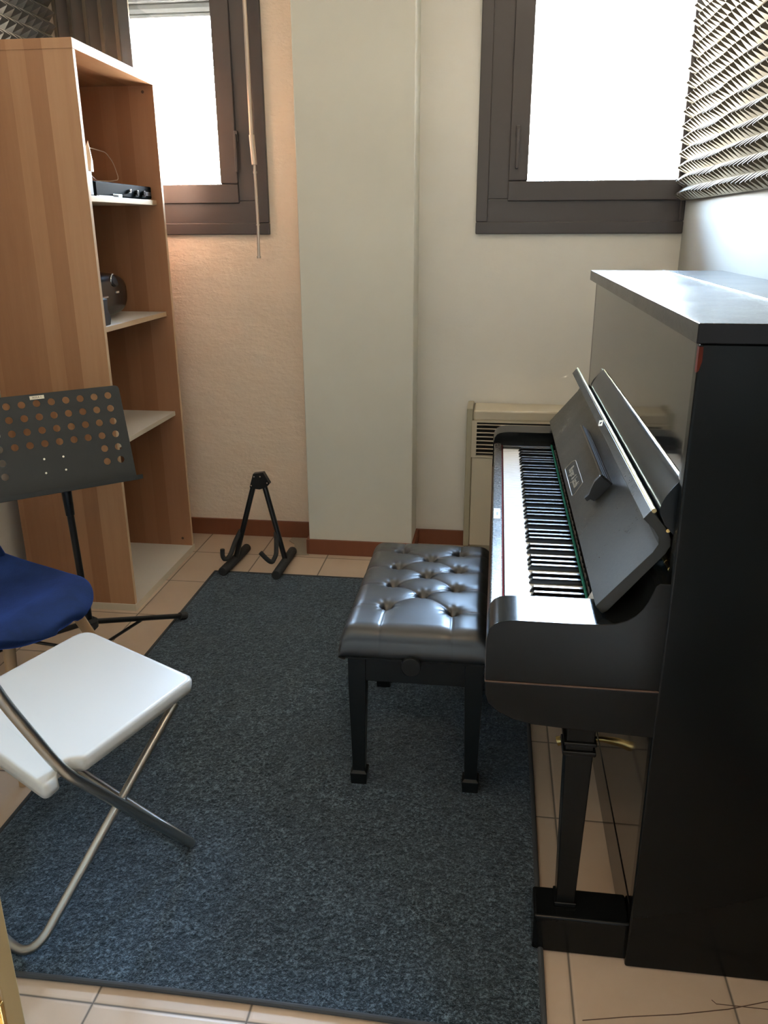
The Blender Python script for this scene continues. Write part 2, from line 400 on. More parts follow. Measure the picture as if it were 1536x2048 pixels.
def window(n, x0, x1, left_full, right_full):
    """frame of casing, fixed frame, sash, glass: measured profile widths"""
    zb, zt = 1.409, 2.64
    r = sroot('window_%d' % n, ((x0+x1)/2, YB, zb))
    def ring(mbx, a0, a1, b0, b1, w, y0, y1):
        wl = w if left_full else 0.02; wr = w if right_full else 0.02
        mbx.box(a0, a1, y0, y1, b0, b0+w); mbx.box(a0, a1, y0, y1, b1-w, b1)
        mbx.box(a0, a0+wl, y0, y1, b0+w, b1-w); mbx.box(a1-wr, a1, y0, y1, b0+w, b1-w)
        return a0+wl, a1-wr, b0+w, b1-w
    m1 = MB(); a, b, c, d = ring(m1, x0, x1, zb, zt, 0.048, 3.664, 3.70)
    m1.build('casing', M_frame, r, bevel=0.004)
    m2 = MB(); a, b, c, d = ring(m2, a-0.010, b+0.010, c-0.010, d+0.010, 0.100, 3.672, 3.74)
    m2.build('window_frame', M_frame, r, bevel=0.003)
    m3 = MB(); a, b, c, d = ring(m3, a-0.010, b+0.010, c-0.010, d+0.010, 0.078, 3.660, 3.73)
    m3.build('sash', M_frame, r, bevel=0.005)
    MB().box(a-0.004, b+0.004, 3.70, 3.706, c-0.004, d+0.004).build('glass', M_glass, r, smooth=0)
    return r, (a, b, c, d)
w1, g1 = window(1, -1.84, -0.993, True, True)
w2, g2 = window(2, -0.104, XR-0.001, True, False)
for (hx, w) in ((-1.118, w1), (0.055, w2)):
    hm = MB(); hm.obox((hx, 3.658, 1.80), (0.009, 0, 0), (0, 0.005, 0), (0, 0, 0.022)); hm.obox((hx, 3.645, 1.735), (0.006, 0, 0), (0, 0.006, 0), (0, 0, 0.075))
    hm.obox((hx, 3.652, 1.795), (0.005, 0, 0), (0, 0.010, 0), (0, 0, 0.006)); hm.build('handle', M_frame, w, bevel=0.003)
# half lowered roller shutter outside window 1
sh = MB(); prf = []
for k in range(8):
    z = 2.285+k*0.042; prf += [(3.784, z), (3.777, z+.006), (3.775, z+.020), (3.777, z+.036)]
sh.yz([(3.775, 2.272), (3.775, 2.284)]+prf+[(3.80, 2.285+8*.042), (3.80, 2.272)], -1.82, -1.00)
tag(sh.build('roller_shutter', M_shut, smooth=0), 'grey slatted roller shutter half lowered outside the left window', 'shutter')

# blind crank rod hanging before window 1
r = thing('crank_rod', (-1.028, 3.6, 1.316), 'long thin metal crank rod hanging before the left window frame', 'rod')
MB().tube([(-1.035, 3.6, 2.69), (-1.033, 3.6, 1.79)], 0.0085).build('upper_tube', M_rod, r)
MB().cyl((-1.033, 3.6, 1.80), (-1.027, 3.6, 1.685), 0.0115).build('sleeve', M_rod, r, bevel=0.002)
mb = MB().tube([(-1.027, 3.6, 1.69), (-1.025, 3.6, 1.447), (-1.028, 3.6, 1.316)], 0.0062)
mb.cyl((-1.0265, 3.6, 1.66), (-1.0265, 3.6, 1.652), 0.008).cyl((-1.025, 3.6, 1.452), (-1.025, 3.6, 1.446), 0.0082).cyl((-1.028, 3.6, 1.322), (-1.028, 3.6, 1.313), 0.009)
mb.build('lower_rod', M_rod, r)
MB().box(-1.06, -1.01, 3.585, 3.68, 2.685, 2.70).build('bracket', M_rod, r)

# ------------------------------------------------------------------ acoustic foam
def pyramid_panel(name, fn, nu, nv, p, base, hgt, mat, label, group):
    """fn(u,v,h) -> 3D; u,v in metres over the panel"""
    mb = MB(); U, V = nu*p, nv*p
    vs = [fn(0, 0, 0), fn(U, 0, 0), fn(U, V, 0), fn(0, V, 0), fn(0, 0, base), fn(U, 0, base), fn(U, V, base), fn(0, V, base)]
    mb.add(vs, [(3, 2, 1, 0), (0, 1, 5, 4), (1, 2, 6, 5), (2, 3, 7, 6), (3, 0, 4, 7)])
    for i in range(nu):
        for j in range(nv):
            a, b, c, d = fn(i*p, j*p, base), fn((i+1)*p, j*p, base), fn((i+1)*p, (j+1)*p, base), fn(i*p, (j+1)*p, base)
            ju, jv = random.uniform(-.0015, .0015), random.uniform(-.0015, .0015)
            t = 0.0016
            cu, cv = (i+.5)*p+ju, (j+.5)*p+jv
            q = [fn(cu-t, cv-t, hgt), fn(cu+t, cv-t, hgt), fn(cu+t, cv+t, hgt), fn(cu-t, cv+t, hgt)]
            mb.add([a, b, c, d]+q, [(0, 1, 5, 4), (1, 2, 6, 5), (2, 3, 7, 6), (3, 0, 4, 7), (4, 5, 6, 7)])
    o = mb.build(name, mat, smooth=0)
    return tag(o, label, 'acoustic foam', group)
GR, GL = 'pyramid foam panels on the right wall', 'foam panels above the bookcase'
cols = [('nearest the window corner', 3.665), ('second from the window corner', 3.160), ('farthest from the window', 2.655)]
rows = [('bottom row', 1.535), ('upper row', 2.040)]
for cn, cy in cols:
    for rn, rz in rows:
        def fn(u, v, h, cy=cy, rz=rz):
            sag = 0.004*math.sin(u*13+rz*3)
            return (XR-0.002-h, cy-u, rz+v+(sag if h > 0.02 else 0))
        if cn.startswith('nearest') and rn.startswith('bottom'): pass
        pyramid_panel('acoustic_foam_panel', fn, 10, 10, 0.05, 0.016, 0.050, M_foam,
                      'grey pyramid acoustic foam on right wall, %s, panel %s' % (rn, cn), GR)
for cn, cy in (('beside the corner', 3.60), ('farther from the corner', 3.095)):
    fn = lambda u, v, h, cy=cy: (XL+0.002+h, cy-u, 1.985+v)
    pyramid_panel('acoustic_foam_panel', fn, 10, 10, 0.05, 0.012, 0.048, M_foamL, 'dark pyramid foam panel on the left wall above the bookcase, %s' % cn, GL)
mb = MB(); x = XL+0.003; poly = [(x, 3.66)]
poly = []
xe = -1.538; n = 5; p = (xe-x)/n
for i in range(n):
    poly += [(x+i*p, 3.655), (x+(i+.46)*p, 3.622), (x+(i+.54)*p, 3.622)]
poly += [(xe, 3.650), (xe, 3.661), (x, 3.661)]
mb.xy(poly, 1.985, 2.485)
tag(mb.build('acoustic_foam_panel', M_foamL, smooth=0), 'dark vertically ribbed foam panel covering the edge of the left window', 'acoustic foam', GL)

# ------------------------------------------------------------------ bookcase
bx0, bx1, by0, by1 = -1.81, -1.376, 2.796, 3.457
bk = thing('bookcase', (-1.60, 3.12, 0), 'tall open beech veneer bookcase with four shelves on the left', 'bookcase')
def board(name, x0, x1, y0, y1, z0, z1, mats, bev=0.0008):
    mb = MB(); mb.box(x0, x1, y0, y1, z0, z1); mb.m = [0]*6
    # front (x1) face second in the list gets the edge band
    mb.m[1] = 1
    if len(mats) > 2: mb.m[2] = mb.m[3] = 2
    return mb.build(name, mats, bk, bevel=bev, smooth=0)
board('side_panel', bx0, bx1, by0, by0+0.018, 0.025, 1.982, [M_beech, M_edge])
board('side_panel', bx0, bx1, by1-0.018, by1, 0.025, 1.975, [M_beech_in, M_edge])
# slightly uneven top board, thicker than the sides
mb = MB(); mb.add([(bx0, by0-0.002, 1.981), (bx1+.002, by0-0.002, 1.981), (bx1+.002, by1+.002, 1.968), (bx0, by1+.002, 1.968),
                   (bx0, by0-0.002, 2.012), (bx1+.002, by0-0.002, 2.012), (bx1+.002, by1+.002, 1.995), (bx0, by1+.002, 1.995)],
                  [(3, 2, 1, 0), (4, 5, 6, 7), (0, 1, 5, 4), (1, 2, 6, 5), (2, 3, 7, 6), (3, 0, 4, 7)])
mb.m = [0, 0, 0, 1, 0, 0]; mb.build('top_board', [M_beech, M_edge], bk, bevel=0.001, smooth=0)
board('base_board', bx0-0.0, bx1+0.004, by0-0.004, by1+0.004, 0.0, 0.028, [M_white_lam, M_cream_lam, M_cream_lam])
MB().box(bx0, bx0+0.004, by0+0.018, by1-0.018, 0.028, 1.972).build('back_panel', M_beech_in, bk, smooth=0)
for z, ms in ((1.545, [M_cream_lam, M_edge]), (1.100, [M_white_lam, M_edge]), (0.668, [M_white_lam, M_cream_lam])):
    board('shelf', bx0+0.004, -1.402, by0+0.018, by1-0.018, z-0.019, z, ms)
for z in (1.945, 0.062): MB().cyl((-1.42, by1-0.0185, z), (-1.42, by1-0.0165, z), 0.006, 12).build('screw_cap', M_wear2, bk)
# ---- things on the shelves
r = thing('disc_player', (-1.53, 3.12, 1.545), 'flat black disc player lying on the upper shelf of the bookcase', 'player')
MB().box(-1.66, -1.418, 2.93, 3.425, 1.549, 1.596).build('housing', M_dull, r, bevel=0.003)
MB().box(-1.418, -1.414, 2.935, 3.42, 1.551, 1.594).build('front_panel', M_dull, r, bevel=0.001)
for (yy, zz, rr) in ((3.20, 1.571, 0.007), (3.265, 1.566, 0.011), (3.33, 1.566, 0.011)):
    MB().cyl((-1.416, yy, zz), (-1.402, yy, zz), rr, 20).build('knob', M_chrome if rr < .01 else M_gloss, r, bevel=0.001)
MB().box(-1.413, -1.410, 3.36, 3.41, 1.560, 1.575).build('button_strip', M_matte, r)
tag(MB().box(-1.413, -1.403, 2.93, 3.04, 1.5455, 1.549).build('paper_sheet', M_paper, smooth=0), 'thin white paper lying on the upper shelf in front of the disc player', 'paper')
r = thing('plug_adapter', (-1.41, 3.14, 1.545), 'small silver and black plug adapter on the upper shelf edge', 'adapter')
MB().box(-1.425, -1.403, 3.045, 3.085, 1.5455, 1.556).build('body', M_chrome, r, bevel=0.001)
MB().box(-1.425, -1.403, 3.087, 3.12, 1.5455, 1.557).build('head', M_paper, r, bevel=0.001)
tag(MB().box(-1.50, -1.412, 2.818, 2.912, 1.5455, 1.625).build('speaker_box', M_matte, bevel=0.004), 'small upright black box at near end of the upper shelf', 'box')
r = thing('paper_pouch', (-1.45, 2.93, 1.625), 'crumpled pointed white pouch standing on the small black box', 'pouch')
mb = MB(); mb.add([(-1.42, 2.925, 1.625), (-1.44, 2.985, 1.628), (-1.46, 2.975, 1.665), (-1.44, 2.965, 1.728), (-1.42, 2.935, 1.67), (-1.425, 2.955, 1.66), (-1.47, 2.93, 1.64)],
                  [(0, 1, 5), (1, 2, 5), (2, 3, 5), (3, 4, 5), (4, 0, 5), (0, 4, 6), (4, 3, 6), (3, 2, 6), (2, 1, 6), (1, 0, 6)])
mb.build('pouch', M_label, r, smooth=0)
pts = [(-1.46, 2.96, 1.70), (-1.53, 3.16, 1.722), (-1.53, 3.29, 1.716), (-1.53, 3.345, 1.685), (-1.53, 3.37, 1.65), (-1.53, 3.385, 1.622), (-1.53, 3.30, 1.612), (-1.53, 3.19, 1.609), (-1.50, 3.08, 1.624), (-1.46, 2.95, 1.64)]
tag(MB().tube(fillet(pts, 0.02, 4), 0.0016, 6).build('looped_cable', M_cable), 'thin pale cable looping above the disc player', 'cable')

# portable radio
r = thing('portable_radio', (-1.60, 3.06, 1.10), 'rounded black portable CD radio on the middle shelf of the bookcase', 'radio')
mb = MB(); N = 40; vs = []; cyy, czz, ry, rz = 3.085, 1.189, 0.252, 0.088
prof = [(-1.72, .80), (-1.715, .93), (-1.70, 1.0), (-1.56, 1.0), (-1.53, .97), (-1.512, .90), (-1.500, .78), (-1.493, .55), (-1.490, .25)]
for x, k in prof:
    for j in range(N):
        a = 2*PI*j/N; c, s_ = math.cos(a), math.sin(a); e2 = 0.72
        y = cyy+ry*k*math.copysign(abs(c)**e2, c); z = czz+rz*(k*0.95+.05)*math.copysign(abs(s_)**e2, s_)
        vs.append((x, max(y, 2.825), max(z, 1.1005)))
fs = [(i*N+j, i*N+(j+1) % N, (i+1)*N+(j+1) % N, (i+1)*N+j) for i in range(len(prof)-1) for j in range(N)]
fs += [tuple(range(N)), tuple(range((len(prof)-1)*N, len(prof)*N))[::-1]]
mb.add(vs, fs); mb.build('housing', M_gloss, r, smooth=50)
mb = MB(); mb.obox((-1.545, 3.04, 1.262), (0.028, 0, -0.012), (0, 0.12, 0), (0.002, 0, 0.004)); mb.build('control_band', M_chrome, r, bevel=0.003)
mb = MB(); mb.cyl((-1.515, 3.165, 1.235), (-1.490, 3.165, 1.245), 0.026, 28, 0.022); mb.build('tuning_dial', M_matte, r, bevel=0.002)
mb = MB()
for j in range(28):
    a0, a1 = 2*PI*j/28, 2*PI*(j+1)/28
    P = lambda a, q, x: (x, 3.165+math.cos(a)*q, 1.242+math.sin(a)*q)
    mb.add([P(a0, .027, -1.492), P(a1, .027, -1.492), P(a1, .030, -1.494), P(a0, .030, -1.494)], [(0, 1, 2, 3)])
mb.build('dial_ring', M_chrome, r)
MB().box(-1.494, -1.4885, 3.165, 3.19, 1.196, 1.203).build('badge', M_chrome, r)
pts = [(-1.60, 2.83, 1.20), (-1.60, 2.84, 1.282), (-1.60, 2.95, 1.290), (-1.60, 3.15, 1.290), (-1.60, 3.26, 1.280), (-1.60, 3.275, 1.20)]
MB().tube(fillet(pts, 0.03, 5), 0.008, 10).build('carry_handle', M_matte, r)
r = thing('charger_stand', (-1.43, 2.93, 1.10), 'slim upright black case with a silver top bar beside the portable radio', 'case')
mb = MB(); mb.yz([(2.868, 1.1005), (2.935, 1.1005), (2.945, 1.125), (2.925, 1.155), (2.93, 1.195), (2.868, 1.195)], -1.45, -1.415); mb.build('case', M_matte, r, bevel=0.003)
MB().tube([(-1.425, 2.845, 1.199), (-1.425, 2.955, 1.199)], 0.003, 8).build('top_bar', M_chrome, r)

# ------------------------------------------------------------------ fan coil heater
r = thing('fan_coil_heater', (0.24, 3.58, 0.0), 'beige floor fan coil heater under the right window behind the piano', 'heater')
hx0, hx1 = -0.112, 0.58
MB().box(hx0+0.03, hx1-0.03, 3.53, 3.665, 0.0, 0.075).build('plinth', M_rad2, r)
MB().box(hx0+0.028, hx1-0.028, 3.497, 3.665, 0.07, 0.484).build('front_cover', M_rad, r, bevel=0.004)
mb = MB(); mb.box(hx0+0.028, hx1-0.028, 3.497, 3.665, 0.646, 0.693); mb.build('top_cover', M_rad, r, bevel=0.010, seg=3)
g = MB(); g.box(hx0+0.028, hx1-0.028, 3.515, 3.66, 0.486, 0.645); g.build('grille_recess', M_dark, r)
g = MB(); g.box(hx0+0.024, hx0+0.045, 3.494, 3.53, 0.484, 0.648).box(hx1-0.045, hx1-0.024, 3.494, 3.53, 0.484, 0.648)
g.box(hx0+0.045, hx1-0.045, 3.494, 3.53, 0.640, 0.649).box(hx0+0.045, hx1-0.045, 3.494, 3.53, 0.484, 0.491)
for k in range(8):
    z = 0.504+k*0.0178
    g.add([(hx0+.045, 3.495, z), (hx1-.045, 3.495, z), (hx1-.045, 3.513, z-.006), (hx0+.045, 3.513, z-.006), (hx0+.045, 3.495, z+.0045), (hx1-.045, 3.495, z+.0045), (hx1-.045, 3.513, z-.002), (hx0+.045, 3.513, z-.002)],
          [(0, 1, 2, 3), (4, 7, 6, 5), (0, 4, 5, 1), (2, 6, 7, 3), (0, 3, 7, 4), (1, 5, 6, 2)])
g.build('grille', M_rad, r, smooth=0)
for sx, a, b in ((1, hx0, hx0+0.027), (-1, hx1-0.027, hx1)):
    MB().box(a, b, 3.502, 3.668, 0.06, 0.70).build('end_panel', M_rad2, r, bevel=0.006, seg=3)

# ------------------------------------------------------------------ rug
rx0, rx1, ry0, ry1 = -1.187, 0.143, 1.150, 3.204
rg = thing('rug', ((rx0+rx1)/2, (ry0+ry1)/2, 0), 'dark blue grey short pile rug lying on the tiled floor', 'rug')
from mathutils import noise as mn
nx, ny = 266, 408; mb = MB(); vs = []
for i in range(nx+1):
    for j in range(ny+1):
        x = rx0+(rx1-rx0)*i/nx; y = ry0+(ry1-ry0)*j/ny
        ed = min(i, nx-i, j, ny-j)
        z = 0.0085+0.0016*mn.noise(Vector((x*9, y*9, 0)))+0.0024*mn.noise(Vector((x*110, y*110, 1)))+random.uniform(-.0009, .0009)
        if ed < 2: z = 0.006
        yy = y+(0.010*math.sin((x+1.2)*2.6)*(1 if j < 4 else 0))*(1-j/4.0 if j < 4 else 0)
        vs.append((x, yy, z))
fs = [(i*(ny+1)+j, (i+1)*(ny+1)+j, (i+1)*(ny+1)+j+1, i*(ny+1)+j+1) for i in range(nx) for j in range(ny)]
mb.add(vs, fs); o = mb.build('pile', M_rug, rg, smooth=180)
E = [(rx0, ry0), (rx1, ry0), (rx1, ry1), (rx0, ry1)]
pts = []
for k in range(33):
    x = rx0+(rx1-rx0)*k/32; pts.append((x, ry0+0.010*math.sin((x+1.2)*2.6), 0.006))
mb = MB().tube(pts, 0.0062, 10)
mb.tube([(rx1, ry0, .006), (rx1+0.003, 1.9, .006), (rx1, ry1, .006)], 0.0062, 10)
mb.tube([(rx0, ry1, .0055), (rx1, ry1, .0055)], 0.0056, 10); mb.tube([(rx0, ry0, .0055), (rx0, ry1, .0055)], 0.0056, 10)
mb.build('edge_binding', M_bind, rg)

# ------------------------------------------------------------------ upright piano
pn = thing('upright_piano', (0.50, 2.11, 0), 'black lacquered upright piano with raised fallboard against the right wall', 'piano')
y0, y1 = 1.340, 2.885
for ya, yb, xa in ((y0, y0+0.03, 0.314), (y1-0.03, y1, 0.3215)):
    MB().box(xa, 0.715, ya, yb, 0.0, 1.268).build('side_panel', M_piano_side, pn, bevel=0.005, seg=3)
MB().box(0.316, 0.338, y0+0.030, y0+0.050, 0.56, 1.268).build('front_stile', M_piano, pn, bevel=0.004)
MB().box(0.3215, 0.345, y0+0.03, y1-0.03, 0.93, 1.268).build('upper_panel', M_piano, pn, smooth=0)
MB().box(0.322, 0.342, y0+0.03, y1-0.03, 0.115, 0.56).build('lower_panel', M_piano, pn, smooth=0)
MB().box(0.320, 0.345, y0+0.03, y1-0.03, 0.0, 0.113).build('bottom_rail', M_piano, pn, bevel=0.002)
MB().box(0.66, 0.712, y0+0.03, y1-0.03, 0.02, 1.26).build('back_frame', M_piano_side, pn, smooth=0)
MB().box(0.302, 0.529, y0-0.028, y1+0.010, 1.270, 1.301).build('front_lid', M_piano_lid, pn, bevel=0.002)
MB().box(0.536, 0.722, y0-0.028, y1+0.010, 1.270, 1.301).build('rear_lid', M_piano_lid, pn, bevel=0.002)
MB().cyl((0.5325, y0-0.026, 1.2995), (0.5325, y1+0.008, 1.2995), 0.0030, 10).build('piano_hinge', M_steel, pn)
# worn spot on the front corner
MB().xz([(0.3132, 1.262), (0.3195, 1.262), (0.3200, 1.240), (0.3165, 1.225), (0.3132, 1.222)], y0-0.0006, y0+0.012).build('worn_corner', M_wear, pn, smooth=0)
# cheeks / arms
arm = [(.323, .648), (.0055, .648), (.005, .731), (.009, .752), (.017, .763), (.028, .769), (.045, .772), (.062, .773), (.159, .773), (.205, .774), (.228, .777), (.249, .785), (.262, .795), (.272, .807), (.280, .822), (.286, .838), (.291, .853), (.297, .858), (.323, .858)]
MB().xz(arm, y0+0.002, y0+0.112).build('arm', M_piano_side, pn, bevel=0.0015)
MB().xz(arm, y1-0.105, y1-0.002).build('arm', M_piano_side, pn, bevel=0.0015)
kb = [(.323, .645), (.0065, .645), (.006, .620), (.012, .600), (.030, .583), (.060, .568), (.095, .560), (.153, .556), (.323, .549)]
MB().xz(kb, y0+0.002, y1-0.002).build('key_bed', M_piano_side, pn, bevel=0.002)
MB().box(0.0048, 0.32, y0+0.0012, y1-0.003, 0.6452, 0.6478).build('seam', M_wear2, pn, smooth=0)
MB().box(0.009, 0.0345, y0+0.112, y1-0.105, 0.648, 0.734).build('key_slip', M_piano_slip, pn, bevel=0.003, seg=3)
MB().box(0.0345, 0.0365, y0+0.112, y1-0.105, 0.69, 0.727).build('red_felt_strip', M_red, pn, smooth=0)
KY0, KY1 = 1.458, 2.700
MB().box(0.037, 0.24, KY1+0.003, y1-0.105, 0.648, 0.744).build('key_block', M_piano, pn, bevel=0.003)
MB().box(0.037, 0.30, y0+0.112, KY1+0.003, 0.648, 0.700).build('key_frame', M_dark, pn, smooth=0)
MB().box(0.206, 0.222, KY0-0.003, y1-0.105, 0.70, 0.752).build('fall_rail', M_piano, pn, smooth=0)
# felt string at the back of the keys
mb = MB()
for ph in (0, PI):
    mb.tube([(0.1975+0.0020*math.sin(i*.9+ph), KY0+(KY1-KY0)*i/900.0, 0.7505+0.0020*math.cos(i*.9+ph)) for i in range(901)], 0.0013, 5)
mb.build('green_felt_strip', M_green, pn)
n = 52; kw = (KY1-KY0)/n; wm = None
for k in range(n):           # k = 0 is the bass end (far)
    yc = KY1-(k+.5)*kw
    mb = MB(); mb.box(0.0385, 0.205, yc-kw/2+0.0005, yc+kw/2-0.0005, 0.712, 0.735)
    mb.build('white_key', M_ivory, pn, bevel=0.0012)
blk = []
names = 'ABCDEFG'
for k in range(n-1):
    if names[k % 7] in 'ACDFG':
        y = KY1-(k+1)*kw; sh_ = {'A': -.002, 'C': .0022, 'D': -.0022, 'F': .003, 'G': 0}[names[k % 7]]
        blk.append(y+sh_)
for y in blk:
    mb = MB(); w0, w1_ = 0.0056, 0.0046
    mb.add([(0.088, y-w0, .735), (0.203, y-w0, .735), (0.203, y+w0, .735), (0.088, y+w0, .735),
            (0.096, y-w1_, .7475), (0.203, y-w1_, .7475), (0.203, y+w1_, .7475), (0.096, y+w1_, .7475)],
           [(3, 2, 1, 0), (4, 5, 6, 7), (0, 1, 5, 4), (1, 2, 6, 5), (2, 3, 7, 6), (3, 0, 4, 7)])
    mb.build('black_key', M_ebony, pn, bevel=0.0012)
# raised fallboard: inner face from s=0 to the bend, then lip
fy0, fy1 = 1.378, 2.872
fb = [(.197, .793), (.210, .779), (.219, .785), (.293, .881), (.308, .900), (.3145, .915), (.314, .928), (.308, .942), (.281, .974), (.276, .979), (.264, .963), (.284, .944), (.293, .930), (.294, .917), (.286, .902)]
fo = MB().xz(fb, fy0, fy1).build('fallboard', M_fallboard, pn, bevel=0.0012)
P0 = Vector((.197, 0, .793)); ed = Vector((.286-.197, 0, .902-.793)).normalized(); nd = Vector((-ed.z, 0, ed.x))
def BP(y, s, h=0.0): return P0+ed*s+nd*h+Vector((0, y, 0))
MB().tube([(.2805, fy0-0.001, .9785), (.2805, fy1+0.001, .9785)], 0.0042, 10).build('brass_lip_edge', M_brass_dull, fo)
text_mesh('maker_inscription', 'Burger & Jacobi', 0.027, BP(2.113, 0.0315, 0.0006), (0, -1, 0), ed, M_gilt, fo, xscale=0.98)
fr = [(2.240, .040), (2.236, .012), (1.992, .012), (1.990, .022), (2.010, .052), (2.220, .052)]
fp = [BP(a, b, 0.0004) for a, b in fr]; fp.append(fp[0]); MB().tube(fillet(fp+[fp[1]], 0.006, 3)[:-1], 0.0008, 6).build('gilt_border', M_gilt, fo)
# escutcheon lies on the lip of the fallboard
ls = Vector((.277-.264, 0, .980-.963)).normalized(); ln = Vector((-ls.z, 0, ls.x))
L0 = Vector((.2702, 0, .9712))
LY = 2.075
LP = lambda y, s, h: L0+ls*s+ln*h+Vector((0, y, 0))
mb = MB(); mb.add([LP(LY+.030, 0, .0008), LP(LY, -.0095, .0008), LP(LY-.030, 0, .0008), LP(LY, .0095, .0008)], [(0, 1, 2, 3)])
mb.build('lock_plate', M_label, fo, smooth=0)
MB().obox(LP(LY, 0, .0012), (0, .004, 0), ls*.003, ln*.0004).build('keyhole', M_dark, fo, smooth=0)
# folding music ledge on the fallboard
ml = MB().prism([(.1185, 0), (.1185, .034), (.1235, .034), (.1235, 0)], (1.825, 2.325), lambda s_, h, t: tuple(BP(t, s_, h))).build('music_ledge', M_piano, fo, bevel=0.0009)
poly = [(.1183, 0.0002), (.1183, .034), (.100, .0335), (.084, .028), (.070, .022), (.057, .023), (.055, .014), (.064, .012), (.066, .003), (.078, 0.0002)]
for t0 in (1.825,): MB().prism(poly, (t0, t0+.012), lambda s_, h, t: tuple(BP(t, s_, h))).build('ledge_bracket', M_matte, ml, bevel=0.001)
mb = MB()
for hh in (.010, .019, .027): mb.obox(BP(2.075, .1236, hh), (0, .249, 0), ed*.0006, nd*.0012)
mb.build('ledge_groove', M_dark, ml, smooth=0)
# rounded music shelf roll in front of the upper panel
bm_ = [(.3225, 1.038), (.317, 1.036), (.310, 1.028), (.302, 1.017), (.295, 1.005), (.290, .993), (.2885, .983), (.290, .974), (.300, .955), (.3225, .930)]
MB().xz(bm_, y0+0.031, 2.50).build('desk_rail', M_rail, pn, bevel=0.0008, smooth=50)
MB().cyl((.3215, y0+0.031, 1.0365), (.3215, 2.498, 1.0365), 0.0022, 8).build('rail_hinge', M_brass, pn)
MB().tube([(.306, y0+0.032, .945), (.306, 2.45, .945)], 0.0035, 10).build('brass_strip', M_brass, pn)
mb = MB(); mb.cyl((.318, 1.372, .873), (.318, 1.402, .873), 0.0048, 14).cyl((.318, 1.404, .873), (.318, 1.452, .873), 0.0056, 14); mb.build('hinge_pin', M_brass, pn, bevel=0.001)
mb = MB(); mb.add([(.190, 1.462, .762), (.203, 1.449, .752), (.213, 1.452, .776), (.201, 1.463, .786)], [(0, 1, 2, 3)]); mb.build('paper_tag', M_paper, pn, solid=0.0006, smooth=0)
st = MB().box(0.0125, 0.0295, 1.995, 2.075, 0.7342, 0.7346).build('slip_sticker', M_paper, pn, smooth=0)
MB().box(0.019, 0.024, 2.02, 2.045, 0.7347, 0.7349).build('sticker_print', M_shut, st, smooth=0)
# legs and toe blocks
for ty0, ty1 in ((1.357, 1.441), (2.784, 2.868)):
    MB().box(0.126, 0.320, ty0, ty1, 0.0, 0.094).build('toe_block', M_piano_side, pn, bevel=0.006, seg=3)
    yc = (ty0+ty1)/2+0.012
    mb = MB(); mb.add([(.172, yc-.022, .094), (.210, yc-.022, .094), (.210, yc+.022, .094), (.172, yc+.022, .094),
                       (.166, yc-.026, .47), (.219, yc-.026, .47), (.219, yc+.026, .47), (.166, yc+.026, .47)],
                      [(3, 2, 1, 0), (4, 5, 6, 7), (0, 1, 5, 4), (1, 2, 6, 5), (2, 3, 7, 6), (3, 0, 4, 7)])
    mb.box(.168, .214, yc-.024, yc+.024, .094, .104)
    mb.box(.160, .224, yc-.030, yc+.030, .470, .480).box(.165, .219, yc-.026, yc+.026, .480, .492).box(.161, .224, yc-.030, yc+.030, .492, .500).box(.166, .220, yc-.026, yc+.026, .500, .557)
    mb.build('leg', M_piano_side, pn, bevel=0.0025)
for yy in (2.045, 2.195):
    mb = MB(); pts = [(.335, yy, .066), (.300, yy, .068), (.255, yy, .062), (.219, yy, .050)]
    mb.tube(pts, [.007, .008, .012, .014], 14)
    v0 = len(mb.v)
    o = mb.build('pedal', M_brass, pn)

# sheet of scratches on the floor in front of the piano
pts = [(0.217, 1.205, .001), (0.304, 1.224, .001), (0.401, 1.242, .001), (0.50, 1.266, .001), (0.582, 1.294, .001)]
tag(MB().tube(pts, 0.0009, 6).build('dark_thread', M_wear2), 'long dark thread lying on the tiles in front of the piano', 'thread')
pts = [(0.473, 1.283, .001), (0.48, 1.275, .001), (0.528, 1.275, .0015), (0.60, 1.276, .001)]
tag(MB().tube(pts, 0.0008, 6).build('dark_thread', M_wear2), 'short dark thread crossing the longer one by the piano corner', 'thread')

# ------------------------------------------------------------------ piano bench
bn = thing('piano_bench', (-0.172, 2.105, 0), 'black leather tufted piano bench with side knob on the rug', 'bench')
cx, cy, ha, hb, ztop, H = -0.1715, 2.107, 0.1835, 0.306, 0.500, 0.088
btn = []
for (bx, ys) in ((-0.256, (1.935, 2.070, 2.195, 2.322)), (-0.168, (2.008, 2.138, 2.260)), (-0.082, (1.920, 2.060, 2.188, 2.318))):
    for yy in ys: btn.append((bx, yy))
Lb, Cb, Rb = btn[:4], btn[4:7], btn[7:]
seg = []
for i in range(3):
    seg += [(Lb[i], Cb[i]), (Lb[i+1], Cb[i]), (Rb[i], Cb[i]), (Rb[i+1], Cb[i])]
for q in Lb: seg.append((q, (cx-ha-.05, q[1]+0.004)))
for q in Rb: seg.append((q, (cx+ha+.05, q[1]+0.004)))
seg += [(Lb[0], (Lb[0][0]-.004, cy-hb-.05)), (Rb[0], (Rb[0][0]+.004, cy-hb-.05)), (Lb[3], (Lb[3][0], cy+hb+.05)), (Rb[3], (Rb[3][0], cy+hb+.05))]
def dseg(x, y, s_):
    (ax, ay), (bx, by) = s_; dx, dy = bx-ax, by-ay; t = max(0, min(1, ((x-ax)*dx+(y-ay)*dy)/(dx*dx+dy*dy)))
    return math.hypot(x-ax-t*dx, y-ay-t*dy)
